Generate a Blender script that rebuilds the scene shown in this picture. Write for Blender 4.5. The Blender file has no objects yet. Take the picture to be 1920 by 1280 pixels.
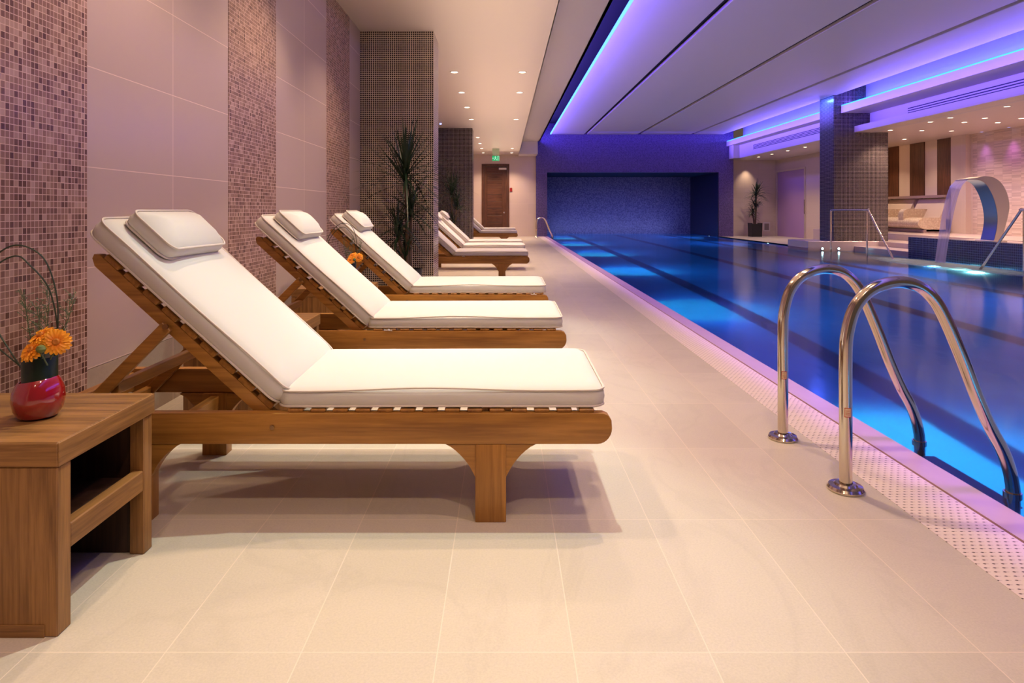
import bpy, bmesh, math, random
from mathutils import Vector, Matrix
random.seed(7)
PI = math.pi
S = bpy.context.scene
COL = S.collection

# ------------------------------------------------------------------ builders
class MB:
    def __init__(s): s.bm = bmesh.new()
    def _merge(s, bm):
        m = bpy.data.meshes.new('tmp'); bm.to_mesh(m); bm.free(); s.bm.from_mesh(m); bpy.data.meshes.remove(m)
    def box(s, x0, x1, y0, y1, z0, z1, bev=0, mat=None, seg=1):
        bm = bmesh.new()
        v = [bm.verts.new((x, y, z)) for x in (x0, x1) for y in (y0, y1) for z in (z0, z1)]
        for f in ((0,1,3,2),(4,6,7,5),(0,4,5,1),(2,3,7,6),(0,2,6,4),(1,5,7,3)): bm.faces.new([v[i] for i in f])
        bmesh.ops.recalc_face_normals(bm, faces=bm.faces)
        if bev: bmesh.ops.bevel(bm, geom=bm.edges[:], offset=bev, segments=seg, affect='EDGES', profile=.6)
        if mat is not None: bmesh.ops.transform(bm, matrix=mat, verts=bm.verts)
        s._merge(bm); return s
    def bar(s, p, q, w, h, up=(0, 0, 1), bev=0):
        p, q = Vector(p), Vector(q); x = (q-p); L = x.length; x.normalize()
        y = Vector(up).cross(x).normalized(); z = x.cross(y)
        M = Matrix((x, y, z)).transposed().to_4x4(); M.translation = p
        return s.box(0, L, -w/2, w/2, -h/2, h/2, bev, M)
    def prism(s, poly, a0, a1, plane='xz', bev=0, seg=2, mat=None):
        bm = bmesh.new()
        def P(u, v, a): return {'xz': (u, a, v), 'yz': (a, u, v), 'xy': (u, v, a)}[plane]
        lo = [bm.verts.new(P(u, v, a0)) for u, v in poly]; hi = [bm.verts.new(P(u, v, a1)) for u, v in poly]
        bm.faces.new(lo); bm.faces.new(hi[::-1]); n = len(poly)
        for i in range(n): bm.faces.new((lo[i], hi[i], hi[(i+1) % n], lo[(i+1) % n]))
        bmesh.ops.recalc_face_normals(bm, faces=bm.faces)
        if bev:
            rim = [e for e in bm.edges if len([f for f in e.link_faces if len(f.verts) == n]) == 1 or n == 4]
            bmesh.ops.bevel(bm, geom=rim, offset=bev, segments=seg, affect='EDGES', profile=.5)
        if mat is not None: bmesh.ops.transform(bm, matrix=mat, verts=bm.verts)
        s._merge(bm); return s
    def tube(s, pts, r, n=12, closed=False, caps=True):
        bm = bmesh.new(); pts = [Vector(p) for p in pts]; N = len(pts); rings = []
        rs = r if isinstance(r, (list, tuple)) else [r]*N
        up = None
        for i, p in enumerate(pts):
            a = pts[(i-1) % N] if (closed or i) else p; b = pts[(i+1) % N] if (closed or i < N-1) else p
            t = (b-a).normalized()
            if up is None:
                up = Vector((0, 0, 1)) if abs(t.z) < .9 else Vector((1, 0, 0))
            u = (up - t*up.dot(t))
            if u.length < 1e-5: u = t.orthogonal()
            u.normalize(); w = t.cross(u); up = u
            rings.append([bm.verts.new(p + (u*math.cos(2*PI*k/n) + w*math.sin(2*PI*k/n))*rs[i]) for k in range(n)])
        for i in range(N if closed else N-1):
            A, B = rings[i], rings[(i+1) % N]
            for k in range(n): bm.faces.new((A[k], A[(k+1) % n], B[(k+1) % n], B[k]))
        if caps and not closed: bm.faces.new(rings[0][::-1]); bm.faces.new(rings[-1])
        bmesh.ops.recalc_face_normals(bm, faces=bm.faces)
        s._merge(bm); return s
    def lathe(s, prof, c=(0, 0, 0), n=24, mat=None, fn=None):
        bm = bmesh.new(); rings = []
        for r, z in prof:
            if r < 1e-6: rings.append([bm.verts.new((0, 0, z))])
            else: rings.append([bm.verts.new((r*math.cos(2*PI*k/n), r*math.sin(2*PI*k/n), z)) for k in range(n)])
        for A, B in zip(rings, rings[1:]):
            for k in range(n):
                a, b, c_, d = A[k % len(A)], A[(k+1) % len(A)], B[(k+1) % len(B)], B[k % len(B)]
                q = []
                for v in (a, b, c_, d):
                    if v not in q: q.append(v)
                if len(q) > 2: bm.faces.new(q)
        bmesh.ops.recalc_face_normals(bm, faces=bm.faces)
        if fn:
            for v in bm.verts: v.co = fn(v.co)
        if mat is not None: bmesh.ops.transform(bm, matrix=mat, verts=bm.verts)
        bmesh.ops.translate(bm, verts=bm.verts, vec=c)
        s._merge(bm); return s
    def quads(s, grid):
        bm = bmesh.new(); V = [[bm.verts.new(p) for p in row] for row in grid]
        for i in range(len(V)-1):
            for j in range(len(V[0])-1): bm.faces.new((V[i][j], V[i][j+1], V[i+1][j+1], V[i+1][j]))
        s._merge(bm); return s
    def build(s, name, mat, parent=None, loc=None, smooth=True, ang=35):
        if smooth:
            for f in s.bm.faces: f.smooth = True
            for e in s.bm.edges:
                if len(e.link_faces) == 2 and e.calc_face_angle(0) > math.radians(ang): e.smooth = False
        m = bpy.data.meshes.new(name); s.bm.to_mesh(m); s.bm.free()
        m.materials.append(mat)
        o = bpy.data.objects.new(name, m); COL.objects.link(o)
        if parent: o.parent = parent
        if loc: o.location = loc
        return o

def tag(o, label=None, cat=None, group=None, kind=None):
    if label: o['label'] = label
    if cat: o['category'] = cat
    if group: o['group'] = group
    if kind: o['kind'] = kind
    return o
def thing(name, label, cat, loc=(0, 0, 0), rz=0, group=None):
    o = bpy.data.objects.new(name, None); COL.objects.link(o); o.empty_display_size = .1
    o.location = loc; o.rotation_euler = (0, 0, rz)
    return tag(o, label, cat, group)
def struct(o, label=None): 
    tag(o, label, None, None, 'structure'); return o
def copy_tree(o, parent=None):
    c = o.copy(); COL.objects.link(c)
    if parent: c.parent = parent
    for ch in list(o.children): copy_tree(ch, c)
    return c
def dup(o, loc, rz, label, group=None):
    c = copy_tree(o); c.location = loc; c.rotation_euler = (0, 0, rz); c['label'] = label
    if group: c['group'] = group
    return c

# ------------------------------------------------------------------ materials
def lin(r, g, b):
    f = lambda c: (c/255/12.92) if c/255 <= .04045 else ((c/255+.055)/1.055)**2.4
    return (f(r), f(g), f(b), 1)
class NT:
    def __init__(s, name):
        s.m = bpy.data.materials.new(name); s.m.use_nodes = True; s.t = s.m.node_tree
        s.b = s.t.nodes['Principled BSDF']; s.o = s.t.nodes['Material Output']
    def n(s, typ, **kw):
        nd = s.t.nodes.new(typ)
        for k, v in kw.items(): setattr(nd, k, v)
        return nd
    def put(s, sock, v):
        if isinstance(v, bpy.types.NodeSocket): s.t.links.new(v, sock)
        else: sock.default_value = v
    def math(s, op, a, b=0., c=None):
        nd = s.n('ShaderNodeMath', operation=op); s.put(nd.inputs[0], a); s.put(nd.inputs[1], b)
        if c is not None: s.put(nd.inputs[2], c)
        return nd.outputs[0]
    def vmath(s, op, a, b=(0, 0, 0)):
        nd = s.n('ShaderNodeVectorMath', operation=op); s.put(nd.inputs[0], a); s.put(nd.inputs[1], b); return nd.outputs[0]
    def mix(s, f, a, b, mode='MIX'):
        nd = s.n('ShaderNodeMix', data_type='RGBA', blend_type=mode)
        s.put(nd.inputs[0], f); s.put(nd.inputs[6], a); s.put(nd.inputs[7], b); return nd.outputs[2]
    def ramp(s, f, stops, interp='LINEAR'):
        nd = s.n('ShaderNodeValToRGB'); cr = nd.color_ramp; cr.interpolation = interp
        while len(cr.elements) < len(stops): cr.elements.new(.5)
        for e, (p, c) in zip(cr.elements, stops): e.position = p; e.color = c
        s.put(nd.inputs[0], f); return nd.outputs[0]
    def noise(s, vec, scale, detail=4, rough=.55, dist=0):
        nd = s.n('ShaderNodeTexNoise'); s.put(nd.inputs['Vector'], vec); nd.inputs['Scale'].default_value = scale
        nd.inputs['Detail'].default_value = detail; nd.inputs['Roughness'].default_value = rough
        nd.inputs['Distortion'].default_value = dist; return nd.outputs[0]
    def obj(s): return s.n('ShaderNodeTexCoord').outputs['Object']
    def bump(s, h, st=.3, d=.01):
        nd = s.n('ShaderNodeBump'); s.put(nd.inputs['Height'], h); nd.inputs['Strength'].default_value = st
        nd.inputs['Distance'].default_value = d; s.t.links.new(nd.outputs[0], s.b.inputs['Normal'])
    def set(s, **kw):
        for k, v in kw.items(): s.put(s.b.inputs[k.replace('_', ' ')], v)
        return s.m

def plain(name, col, rough=.5, metal=0, spec=.5, noise=0, nscale=30, **kw):
    t = NT(name)
    c = col
    if noise:
        f = t.noise(t.obj(), nscale, 5)
        c = t.mix(t.math('MULTIPLY', f, noise), col, tuple(x*.45 for x in col[:3])+(1,))
    t.set(Base_Color=c, Roughness=rough, Metallic=metal)
    t.b.inputs['Specular IOR Level'].default_value = spec
    return t.m
def emit(name, col, st):
    t = NT(name); t.set(Base_Color=(0, 0, 0, 1), Emission_Color=col, Emission_Strength=st, Roughness=.6); return t.m

def tiled(name, pitch, gw, cols, grout, off=(0, 0, 0), rough=.35, cloud=0, cloud_scale=3, spec=.5, stops=None, vein=None, bump=.0):
    """cells in object space on any axis-aligned face; random colour per cell; grout lines of width gw (metres)"""
    t = NT(name); P = t.vmath('SUBTRACT', t.obj(), off)
    Q = t.vmath('DIVIDE', P, pitch); Q = t.vmath('ADD', Q, (.00013, .00017, .00011))
    N = t.n('ShaderNodeNewGeometry').outputs['True Normal']
    fr = t.n('ShaderNodeSeparateXYZ'); t.put(fr.inputs[0], t.vmath('FRACTION', Q))
    nn = t.n('ShaderNodeSeparateXYZ'); t.put(nn.inputs[0], t.vmath('ABSOLUTE', N))
    g = None
    for i in range(3):
        e = t.math('LESS_THAN', fr.outputs[i], gw/pitch[i])
        e = t.math('MULTIPLY', e, t.math('LESS_THAN', nn.outputs[i], .5))
        g = e if g is None else t.math('MAXIMUM', g, e)
    wn = t.n('ShaderNodeTexWhiteNoise', noise_dimensions='3D'); t.put(wn.inputs['Vector'], t.vmath('FLOOR', Q))
    k = len(cols)
    st = stops or [i/max(1, k-1) for i in range(k)]
    c = t.ramp(wn.outputs['Value'], list(zip(st, cols)))
    if cloud:
        f = t.noise(P, cloud_scale, 6, .65, .4)
        c = t.mix(t.math('MULTIPLY', t.math('SUBTRACT', f, .35), cloud), c, tuple(x*.5 for x in cols[0][:3])+(1,))
    if vein:
        w = t.noise(t.vmath('MULTIPLY', P, (1.5, .7, 1)), 1.1, 4, .6, 1.2)
        band = t.math('SUBTRACT', 1., t.math('MULTIPLY', t.math('ABSOLUTE', t.math('SUBTRACT', w, .5)), 30.))
        c = t.mix(t.math('MULTIPLY', t.math('MAXIMUM', band, 0.), vein), c, tuple(x*.55 for x in cols[0][:3])+(1,))
        fine = t.noise(P, 160, 3, .7)
        c = t.mix(t.math('MULTIPLY', t.math('SUBTRACT', fine, .38), .8), c, tuple(x*.6 for x in cols[0][:3])+(1,))
    c = t.mix(g, c, grout)
    t.set(Base_Color=c, Roughness=t.math('ADD', t.math('MULTIPLY', g, .4), rough))
    t.b.inputs['Specular IOR Level'].default_value = spec
    if bump: t.bump(t.math('SUBTRACT', 1., g), bump, .002)
    return t.m

def wood(name, axis, light, dark, rough=.38, scale=1.0):
    t = NT(name); k = {'x': (1.2, 26, 26), 'y': (26, 1.2, 26), 'z': (26, 26, 1.2)}[axis]
    P = t.vmath('MULTIPLY', t.obj(), tuple(v*scale for v in k))
    f1 = t.noise(P, 1.0, 6, .6, .8); f2 = t.noise(t.vmath('MULTIPLY', P, (4, 4, 4)), 1.0, 3, .6)
    f3 = t.noise(t.obj(), 2.2, 3)
    f = t.math('ADD', t.math('MULTIPLY', f1, .6), t.math('ADD', t.math('MULTIPLY', f2, .22), t.math('MULTIPLY', f3, .25)))
    c = t.ramp(f, [(.40, dark), (.62, light)])
    t.set(Base_Color=c, Roughness=rough); t.b.inputs['Specular IOR Level'].default_value = .4
    t.bump(f2, .08, .002); return t.m

TEAK_L, TEAK_D = lin(182, 128, 60), lin(134, 88, 38)
M = {}
for a in 'xyz':
    M['teak_'+a] = wood('teak_'+a, a, TEAK_L, TEAK_D)
    M['oak_'+a] = wood('oak_'+a, a, lin(156, 112, 64), lin(104, 70, 38), .42, 1.6)
    M['walnut_'+a] = wood('walnut_'+a, a, lin(104, 66, 46), lin(62, 36, 24), .45)
M['oak_dark'] = wood('oak_dark', 'z', lin(70, 48, 36), lin(40, 26, 20), .5)  # oak with the shade inside the side tables put into its colour
M['floor'] = tiled('floor_tile', (.33, .662, 1), .0028, [lin(200, 190, 174), lin(209, 199, 183), lin(205, 195, 178)], lin(222, 208, 192), (.167, .215, .4), .36, .22, 2.2, .35, vein=.10)
M['wall_tile'] = tiled('wall_tile', (1, .745, .456), .004, [lin(204, 182, 174), lin(208, 187, 180)], lin(236, 214, 202), (-.5, 0, 0), .22, .12, 1.5, .5)
M['skirt_tile'] = tiled('skirt_tile', (1, .745, 2), .004, [lin(176, 160, 146), lin(186, 168, 152)], lin(225, 205, 190), (-.5, 0, -.5), .4, .5, 40, .3)
MOS = [lin(96, 66, 58), lin(140, 106, 94), lin(158, 124, 110), lin(196, 164, 150)]
M['mosaic_wall'] = tiled('mosaic_wall', (.02, .0215, .0264), .0028, MOS, lin(222, 192, 176), (.003, 0, 0), .25, stops=[0, .3, .7, 1])
M['mosaic_far'] = tiled('mosaic_far_column', (.037, .037, .037), .0065, [lin(16, 12, 18), lin(30, 25, 32), lin(42, 36, 44)], lin(156, 140, 136), (.01, .011, .004), .25)
M['mosaic_col'] = tiled('mosaic_column', (.0275, .0275, .0275), .0072, [lin(22, 14, 14), lin(42, 28, 26), lin(56, 40, 38)], lin(240, 220, 200), (.01, .011, .004), .22)
M['mosaic_blue'] = tiled('mosaic_blue', (.0275, .0275, .0275), .005, [lin(52, 40, 92), lin(84, 66, 120), lin(104, 84, 140)], lin(120, 106, 150), (.01, .011, .004), .3)
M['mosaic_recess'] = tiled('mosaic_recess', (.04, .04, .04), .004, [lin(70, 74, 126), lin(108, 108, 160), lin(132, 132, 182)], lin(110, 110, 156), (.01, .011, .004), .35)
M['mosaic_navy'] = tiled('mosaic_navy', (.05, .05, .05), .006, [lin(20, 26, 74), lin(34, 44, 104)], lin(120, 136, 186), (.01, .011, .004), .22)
M['mosaic_shaded'] = tiled('mosaic_shaded', (.0275, .0275, .0275), .004, [lin(16, 18, 50), lin(26, 28, 72)], lin(40, 44, 96), (.01, .011, .004), .3)  # portal mosaic again, with the recess side's shade put into the colour
M['pebble'] = tiled('pebble_mosaic', (.03, .03, .03), .006, [lin(238, 216, 190), lin(215, 190, 164), lin(250, 236, 214)], lin(200, 176, 152), rough=.4)
M['beige_tile'] = tiled('beige_tile', (.6, .6, .2), .004, [lin(222, 204, 184), lin(226, 208, 190)], lin(206, 188, 168), (.1, .1, .02), .3)
M['beige_plain'] = tiled('beige_large_tile', (.9, .9, .45), .004, [lin(214, 194, 180), lin(218, 198, 184)], lin(228, 208, 194), (.1, .1, .02), .3)
M['brick_tile'] = tiled('split_face_tile', (.3, .3, .035), .003, [lin(196, 172, 160), lin(218, 194, 180), lin(228, 208, 194)], lin(180, 158, 146), rough=.5)
M['ceiling'] = plain('ceiling_paint', lin(232, 216, 202), .36, spec=.4)
M['panel'] = plain('ceiling_panel_paint', lin(226, 222, 222), .45, spec=.3)
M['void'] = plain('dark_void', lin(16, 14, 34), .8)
M['soffit'] = plain('soffit_paint', lin(226, 216, 212), .45, spec=.3)
M['grille_slot'] = plain('grille_slot', lin(60, 50, 80), .7)
M['fabric'] = None
t = NT('white_canvas')
f = t.noise(t.obj(), 420, 2); w = t.noise(t.obj(), 6, 3)
t.set(Base_Color=t.mix(t.math('MULTIPLY', w, .12), lin(211, 206, 202), lin(196, 187, 181)), Roughness=.85)
t.b.inputs['Specular IOR Level'].default_value = .15
t.bump(t.math('ADD', t.math('MULTIPLY', f, .3), w), .12, .004); M['fabric'] = t.m
M['piping'] = plain('piping_cord', lin(216, 204, 196), .8, spec=.2)
M['steel'] = plain('polished_steel', (.66, .58, .50, 1), .13, 1)
M['bolt'] = plain('aged_bolt', lin(150, 118, 86), .4, 1)
M['steel_brushed'] = plain('brushed_steel', (.78, .68, .56, 1), .38, .65)
M['black_pot'] = plain('dark_pot', lin(26, 25, 28), .4)
M['leaf'] = plain('dracaena_leaf', lin(24, 54, 30), .38, noise=.9, nscale=14)
M['leaf_dark'] = plain('dracaena_leaf_dark', lin(24, 52, 32), .4, noise=.9, nscale=14)
M['bark'] = plain('cane_bark', lin(122, 98, 76), .8, noise=1, nscale=40)
M['soil'] = plain('soil', lin(40, 30, 24), .9)
M['red_glaze'] = plain('red_glaze', lin(150, 8, 26), .06, spec=1.0)
M['red_glaze'].node_tree.nodes['Principled BSDF'].inputs['Coat Weight'].default_value = 1
M['collar'] = plain('dark_leaf_collar', lin(12, 30, 16), .35)
t = NT('gerbera_petal')
d = t.vmath('LENGTH', t.obj()); ln_ = t.n('ShaderNodeVectorMath', operation='LENGTH'); t.put(ln_.inputs[0], t.obj())
t.set(Base_Color=t.ramp(t.math('MULTIPLY', ln_.outputs['Value'], 24.), [(.1, lin(240, 120, 10)), (.8, lin(255, 178, 40))]), Roughness=.5); M['petal'] = t.m
M['flower_eye'] = plain('flower_eye', lin(214, 124, 24), .7, noise=1, nscale=300)
M['bud'] = plain('green_bud', lin(110, 120, 60), .6, noise=.8, nscale=200)
M['twig'] = plain('dark_reed', lin(40, 52, 36), .6)
M['sprig'] = plain('grey_green_sprig', lin(84, 100, 70), .7)
M['white_plastic'] = plain('white_plastic', lin(236, 226, 220), .4)
M['lens'] = emit('lamp_lens', lin(255, 226, 190), 9)
M['lens_blue'] = emit('lamp_lens_blue', lin(150, 160, 255), 4)
M['pool_lens'] = emit('pool_lamp_lens', lin(200, 250, 255), 14)
M['led'] = emit('led_strip', (.03, .32, 1, 1), 3.2)
M['led_violet'] = emit('led_strip_violet', (.10, .33, 1, 1), 3.0)
M['sign_green'] = emit('sign_green', lin(20, 190, 110), .9)
M['sign_white'] = emit('sign_white', lin(200, 255, 225), 1.0)
M['frost'] = plain('frosted_glass_panel', lin(176, 140, 190), .35)
M['label_paper'] = plain('sticker_paper', lin(232, 204, 170), .6)
M['label_red'] = plain('sticker_red', lin(196, 70, 40), .6)
M['coping'] = plain('coping_stone', lin(206, 186, 184), .22, spec=.9, noise=.15, nscale=12)
M['dark_line'] = plain('expansion_joint', lin(132, 100, 70), .7)
M['pool_tile'] = tiled('pool_floor_tile', (.25, .25, .25), .006, [lin(70, 140, 208), lin(78, 150, 216)], lin(90, 160, 220), rough=.5)
M['lane'] = plain('lane_tile', lin(14, 30, 84), .5)
M['black'] = plain('black_detail', lin(14, 12, 12), .5)
M['red_box'] = plain('red_call_point', lin(150, 30, 26), .5)
M['mirror_tile'] = plain('mauve_stone', lin(166, 140, 140), .35, noise=.5, nscale=20)

# grating: white plastic with staggered dark slots
t = NT('drain_grating'); P = t.obj(); sp = t.n('ShaderNodeSeparateXYZ'); t.put(sp.inputs[0], P)
v = t.math('DIVIDE', sp.outputs[1], .0215); row = t.math('FLOOR', v)
u = t.math('ADD', t.math('DIVIDE', sp.outputs[0], .0275), t.math('MULTIPLY', row, .5))
fu = t.math('SUBTRACT', t.math('FRACT', u), .5); fv = t.math('SUBTRACT', t.math('FRACT', v), .5)
d = t.math('ADD', t.math('POWER', t.math('MULTIPLY', fu, 1.1), 2.), t.math('POWER', t.math('MULTIPLY', fv, 1.5), 2.))
hole = t.math('LESS_THAN', d, .034)
d2 = t.math('ADD', t.math('POWER', t.math('MULTIPLY', t.math('SUBTRACT', fu, .12), .62), 2.), t.math('POWER', t.math('MULTIPLY', fv, 2.6), 2.))
tail = t.math('LESS_THAN', d2, .06)
c = t.mix(t.math('MULTIPLY', tail, .35), lin(232, 216, 208), lin(120, 90, 84)); c = t.mix(hole, c, lin(70, 44, 44))
t.set(Base_Color=c, Roughness=.45); M['grating'] = t.m

# pool water
t = NT('pool_water'); P = t.obj()
h = t.math('ADD', t.noise(t.vmath('MULTIPLY', P, (1.6, .9, 1)), 1.3, 3, .5, .3), t.math('MULTIPLY', t.noise(P, 5, 2), .12))
g = t.n('ShaderNodeBsdfGlass'); g.inputs['IOR'].default_value = 1.33; g.inputs['Roughness'].default_value = .12
g.inputs['Color'].default_value = (.86, .95, 1, 1)
b = t.n('ShaderNodeBump'); t.put(b.inputs['Height'], h); b.inputs['Strength'].default_value = .06; b.inputs['Distance'].default_value = .05
t.t.links.new(b.outputs[0], g.inputs['Normal']); t.t.links.new(g.outputs[0], t.o.inputs['Surface']); M['water'] = t.m

# falling water
t = NT('falling_water'); P = t.obj()
st = t.noise(t.vmath('MULTIPLY', P, (3, 22, 1.2)), 1, 4)
tr = t.n('ShaderNodeBsdfTransparent'); mx = t.n('ShaderNodeMixShader')
t.put(mx.inputs[0], t.math('ADD', .3, t.math('MULTIPLY', st, .65)))
t.t.links.new(tr.outputs[0], mx.inputs[1]); t.t.links.new(t.b.outputs[0], mx.inputs[2]); t.t.links.new(mx.outputs[0], t.o.inputs['Surface'])
t.set(Base_Color=lin(240, 226, 238), Roughness=.3); M['fall'] = t.m
t = NT('foam'); P = t.obj(); sp = t.n('ShaderNodeVectorMath', operation='LENGTH'); t.put(sp.inputs[0], P)
st = t.noise(t.vmath('MULTIPLY', P, (1, 2.4, 1)), 3.2, 4, .6)
fade = t.math('SUBTRACT', 1., sp.outputs['Value'])
al = t.math('MULTIPLY', t.math('MULTIPLY', fade, 2.3), t.math('MULTIPLY', st, 1.5)); al.node.use_clamp = True
tr = t.n('ShaderNodeBsdfTransparent'); mx = t.n('ShaderNodeMixShader'); m2 = t.n('ShaderNodeMixShader'); tl = t.n('ShaderNodeBsdfTranslucent')
tl.inputs['Color'].default_value = (.8, .95, .95, 1); m2.inputs[0].default_value = .6
t.t.links.new(t.b.outputs[0], m2.inputs[1]); t.t.links.new(tl.outputs[0], m2.inputs[2])
t.put(mx.inputs[0], al)
t.t.links.new(tr.outputs[0], mx.inputs[1]); t.t.links.new(m2.outputs[0], mx.inputs[2]); t.t.links.new(mx.outputs[0], t.o.inputs['Surface'])
t.set(Base_Color=lin(225, 245, 245), Roughness=.4); M['foam'] = t.m

# ------------------------------------------------------------------ setting: shell
XW, ZC = -1.88, 3.42           # left wall, low ceiling
Y0, YF = -3.0, 26.6            # behind camera, far wall
WATER = -.03
def slab(name, x0, x1, y0, y1, z0, z1, m, label=None, bev=0):
    return struct(MB().box(x0, x1, y0, y1, z0, z1, bev).build(name, m), label)
slab('floor', XW, 1.43, Y0, YF, -.15, 0, M['floor'], 'pale stone tiled deck beside the pool')
slab('drain_grating', 1.43, 1.68, Y0, YF, -.15, .001, M['grating'], 'white perforated overflow grating along the pool')
slab('trim_1', 1.673, 1.684, Y0, YF, -.1, .0018, M['dark_line'])
slab('pool_coping', 1.684, 1.825, Y0, YF, -.2, 0, M['coping'], 'smooth stone edge of the pool', .006)
slab('pool_floor', 1.8, 9.7, Y0, 30.6, -1.6, -1.43, M['pool_tile'])
slab('pool_wall_left', 1.7, 1.822, Y0, 30.6, -1.5, -.2, M['pool_tile'])
slab('pool_wall_right', 9.0, 9.2, 18.7, 30.6, -1.5, -.001, M['pool_tile'])
slab('pool_wall_back', 1.7, 9.2, 30.5, 30.7, -1.5, 0, M['pool_tile'])
for i, x in enumerate((3.15, 5.33, 7.7)):
    slab('lane_marking', x-.13, x+.13, Y0, 30.4, -1.432, -1.426, M['lane'])
w = MB().quads([[(1.823, Y0, WATER), (9.62, Y0, WATER)], [(1.823, 17.5, WATER), (9.62, 17.5, WATER)]])
w.quads([[(1.823, 17.5, WATER), (9.0, 17.5, WATER)], [(1.823, 30.5, WATER), (9.0, 30.5, WATER)]])
struct(w.build('pool_water', M['water'], smooth=False), 'still blue water of the swimming pool')

# left wall: tile panels with mosaic bands
slab('wall_left', XW-.25, XW-.004, Y0, YF, -.1, 4.0, M['beige_plain'])
def tile_panel(y0, y1):
    o = MB().box(-.004, 0, 0, y1-y0, -.0, ZC-.355).build('wall_left_tile', M['wall_tile'], loc=(XW, y0, .355)); struct(o)
    o = MB().box(-.004, .001, 0, y1-y0, 0, .351).build('wall_left_base', M['skirt_tile'], loc=(XW, y0, 0)); struct(o)
mos = [(-.4, .5), (1.97, 2.857), (4.327, 5.227), (6.72, 7.71)]
for a, b in mos: slab('wall_left_mosaic', XW-.003, XW+.003, a, b, 0, ZC, M['mosaic_wall'], 'band of small brown mosaic tiles on the left wall')
for a, b in ((.5, 1.97), (2.857, 4.327), (5.227, 6.72), (7.71, 8.32), (8.9, 17.9), (18.7, 26.5)): tile_panel(a, b)
# mosaic columns on the left
slab('column', XW, -.92, 8.3, 8.9, 0, ZC, M['mosaic_col'], 'near dark mosaic column behind the tall plant')
slab('column', XW, -.9, 18.04, 18.75, 0, ZC, M['mosaic_far'], 'far dark mosaic column on the left')
# far wall left with door
DX0, DX1, DZ = -.935, .223, 3.03
w = MB().box(XW, DX0, YF, YF+.3, 0, 4.2).box(DX1, 1.336, YF, YF+.3, 0, 4.2).box(DX0, DX1, YF, YF+.3, DZ, 4.2)
struct(w.build('wall_back', M['beige_plain']))
# blue mosaic portal and recess
Z1 = 4.75
w = MB().box(1.336, 1.80, YF-.1, 30.6, -.03, Z1).box(8.97, 9.58, YF-.1, 30.6, -.03, Z1).box(1.80, 8.97, YF-.1, YF+.35, 2.68, Z1)
struct(w.build('wall_portal', M['mosaic_blue']), 'violet lit mosaic wall around the pool recess')
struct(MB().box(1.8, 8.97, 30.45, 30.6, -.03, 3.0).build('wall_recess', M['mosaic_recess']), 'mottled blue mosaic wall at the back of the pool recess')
struct(MB().box(8.94, 8.97, YF-.09, 30.5, -.03, 2.68).build('wall_recess_right', M['mosaic_shaded']), 'side wall of the pool recess, shade put into its navy colour')  # liner added over the portal's inner face to darken it
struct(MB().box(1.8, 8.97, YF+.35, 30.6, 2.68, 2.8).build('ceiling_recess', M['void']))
# ceilings left
slab('ceiling', XW, .62, Y0, YF, ZC, ZC+.5, M['ceiling'], 'low cream ceiling over the loungers')
w = MB().box(.62, 1.447, Y0, 25.6, 3.87, 3.93).box(.61, .62, Y0, 25.6, ZC, 3.9).box(1.40, 1.447, Y0, 25.6, 3.87, 4.08)
struct(w.build('ceiling_step', M['ceiling']))
slab('soffit_bulkhead', .6, 1.36, 25.6, YF, 3.36, 4.0, M['soffit'])
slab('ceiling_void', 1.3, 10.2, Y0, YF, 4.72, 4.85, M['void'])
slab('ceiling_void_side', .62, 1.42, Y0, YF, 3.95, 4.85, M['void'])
# hanging ceiling panels
for i, (a, b) in enumerate(((1.96, 3.34), (3.47, 5.57), (5.7, 7.8), (7.93, 9.17))):
    slab('ceiling_panel', a, b, Y0, YF-.1, 4.26, 4.33, M['panel'], ['first', 'second', 'third', 'fourth'][i]+' long white ceiling panel from the left over the pool', .008)
# slot lining
w = MB()
for a, b in ((3.345, 3.465), (5.575, 5.695), (7.805, 7.925)): w.box(a, b, Y0, YF-.1, 4.34, 4.36)
struct(w.build('ceiling_slot', M['void']))
# right soffit: ledge + lower box + cove
w = MB().box(9.29, 10.2, Y0, 17.49, 3.76, 3.967).box(9.29, 9.8, 18.28, YF-.1, 3.76, 3.967)
struct(w.build('soffit_ledge', M['soffit']), 'stepped white ledge under the blue light strip')
w = MB().box(10.09, 10.2, Y0, 17.6, 3.23, 3.77).box(9.65, 9.8, 18.28, YF-.1, 3.23, 3.77).box(9.4, 9.77, 26.0, YF-.1, 3.23, 3.76)
struct(w.build('soffit_face', M['soffit']))
slab('cove_wall', 9.98, 10.1, Y0, YF-.1, 3.967, 4.75, M['soffit'])
slab('ceiling_right', 9.66, 13.6, Y0, YF+.7, 3.232, 3.4, M['ceiling'])
# right deck, plinth, steps, platform
slab('deck_right', 9.0, 11.7, 18.3, 27.3, -.15, 0, M['floor'])
slab('wall_back_right', 9.58, 11.8, 27.2, 27.4, 0, 3.3, M['beige_tile'])
G0, G1, GZ = 24.45, 27.1, 2.76
w = MB().box(11.64, 11.85, G1, 27.3, 0, 3.3).box(11.64, 11.85, 20.2, G0, 0, 3.3).box(11.64, 11.85, G0, G1, GZ, 3.3)
struct(w.build('wall_side', M['beige_plain']))
slab('plinth', 8.36, 11.2, 17.45, 18.7, -.6, .233, M['coping'], 'low pale stone plinth under the big column', .01)
slab('column_right', 9.09, 10.59, 17.5, 18.27, .233, 4.72, M['mosaic_far'], 'broad dark mosaic column beyond the pool')
w = MB().box(9.63, 10.4, 14.9, 17.45, -.6, .1, .008).box(10.3, 11.3, 14.9, 17.45, .0, .235, .008)
struct(w.build('pool_steps', M['coping']), 'pale stone steps rising beside the blue mosaic wall')
slab('platform', 11.2, 13.4, 12.2, 23.0, -.1, .42, M['coping'], None, .008)
slab('platform_spa', 9.85, 11.2, Y0, 14.9, -.1, .40, M['coping'])
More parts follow.
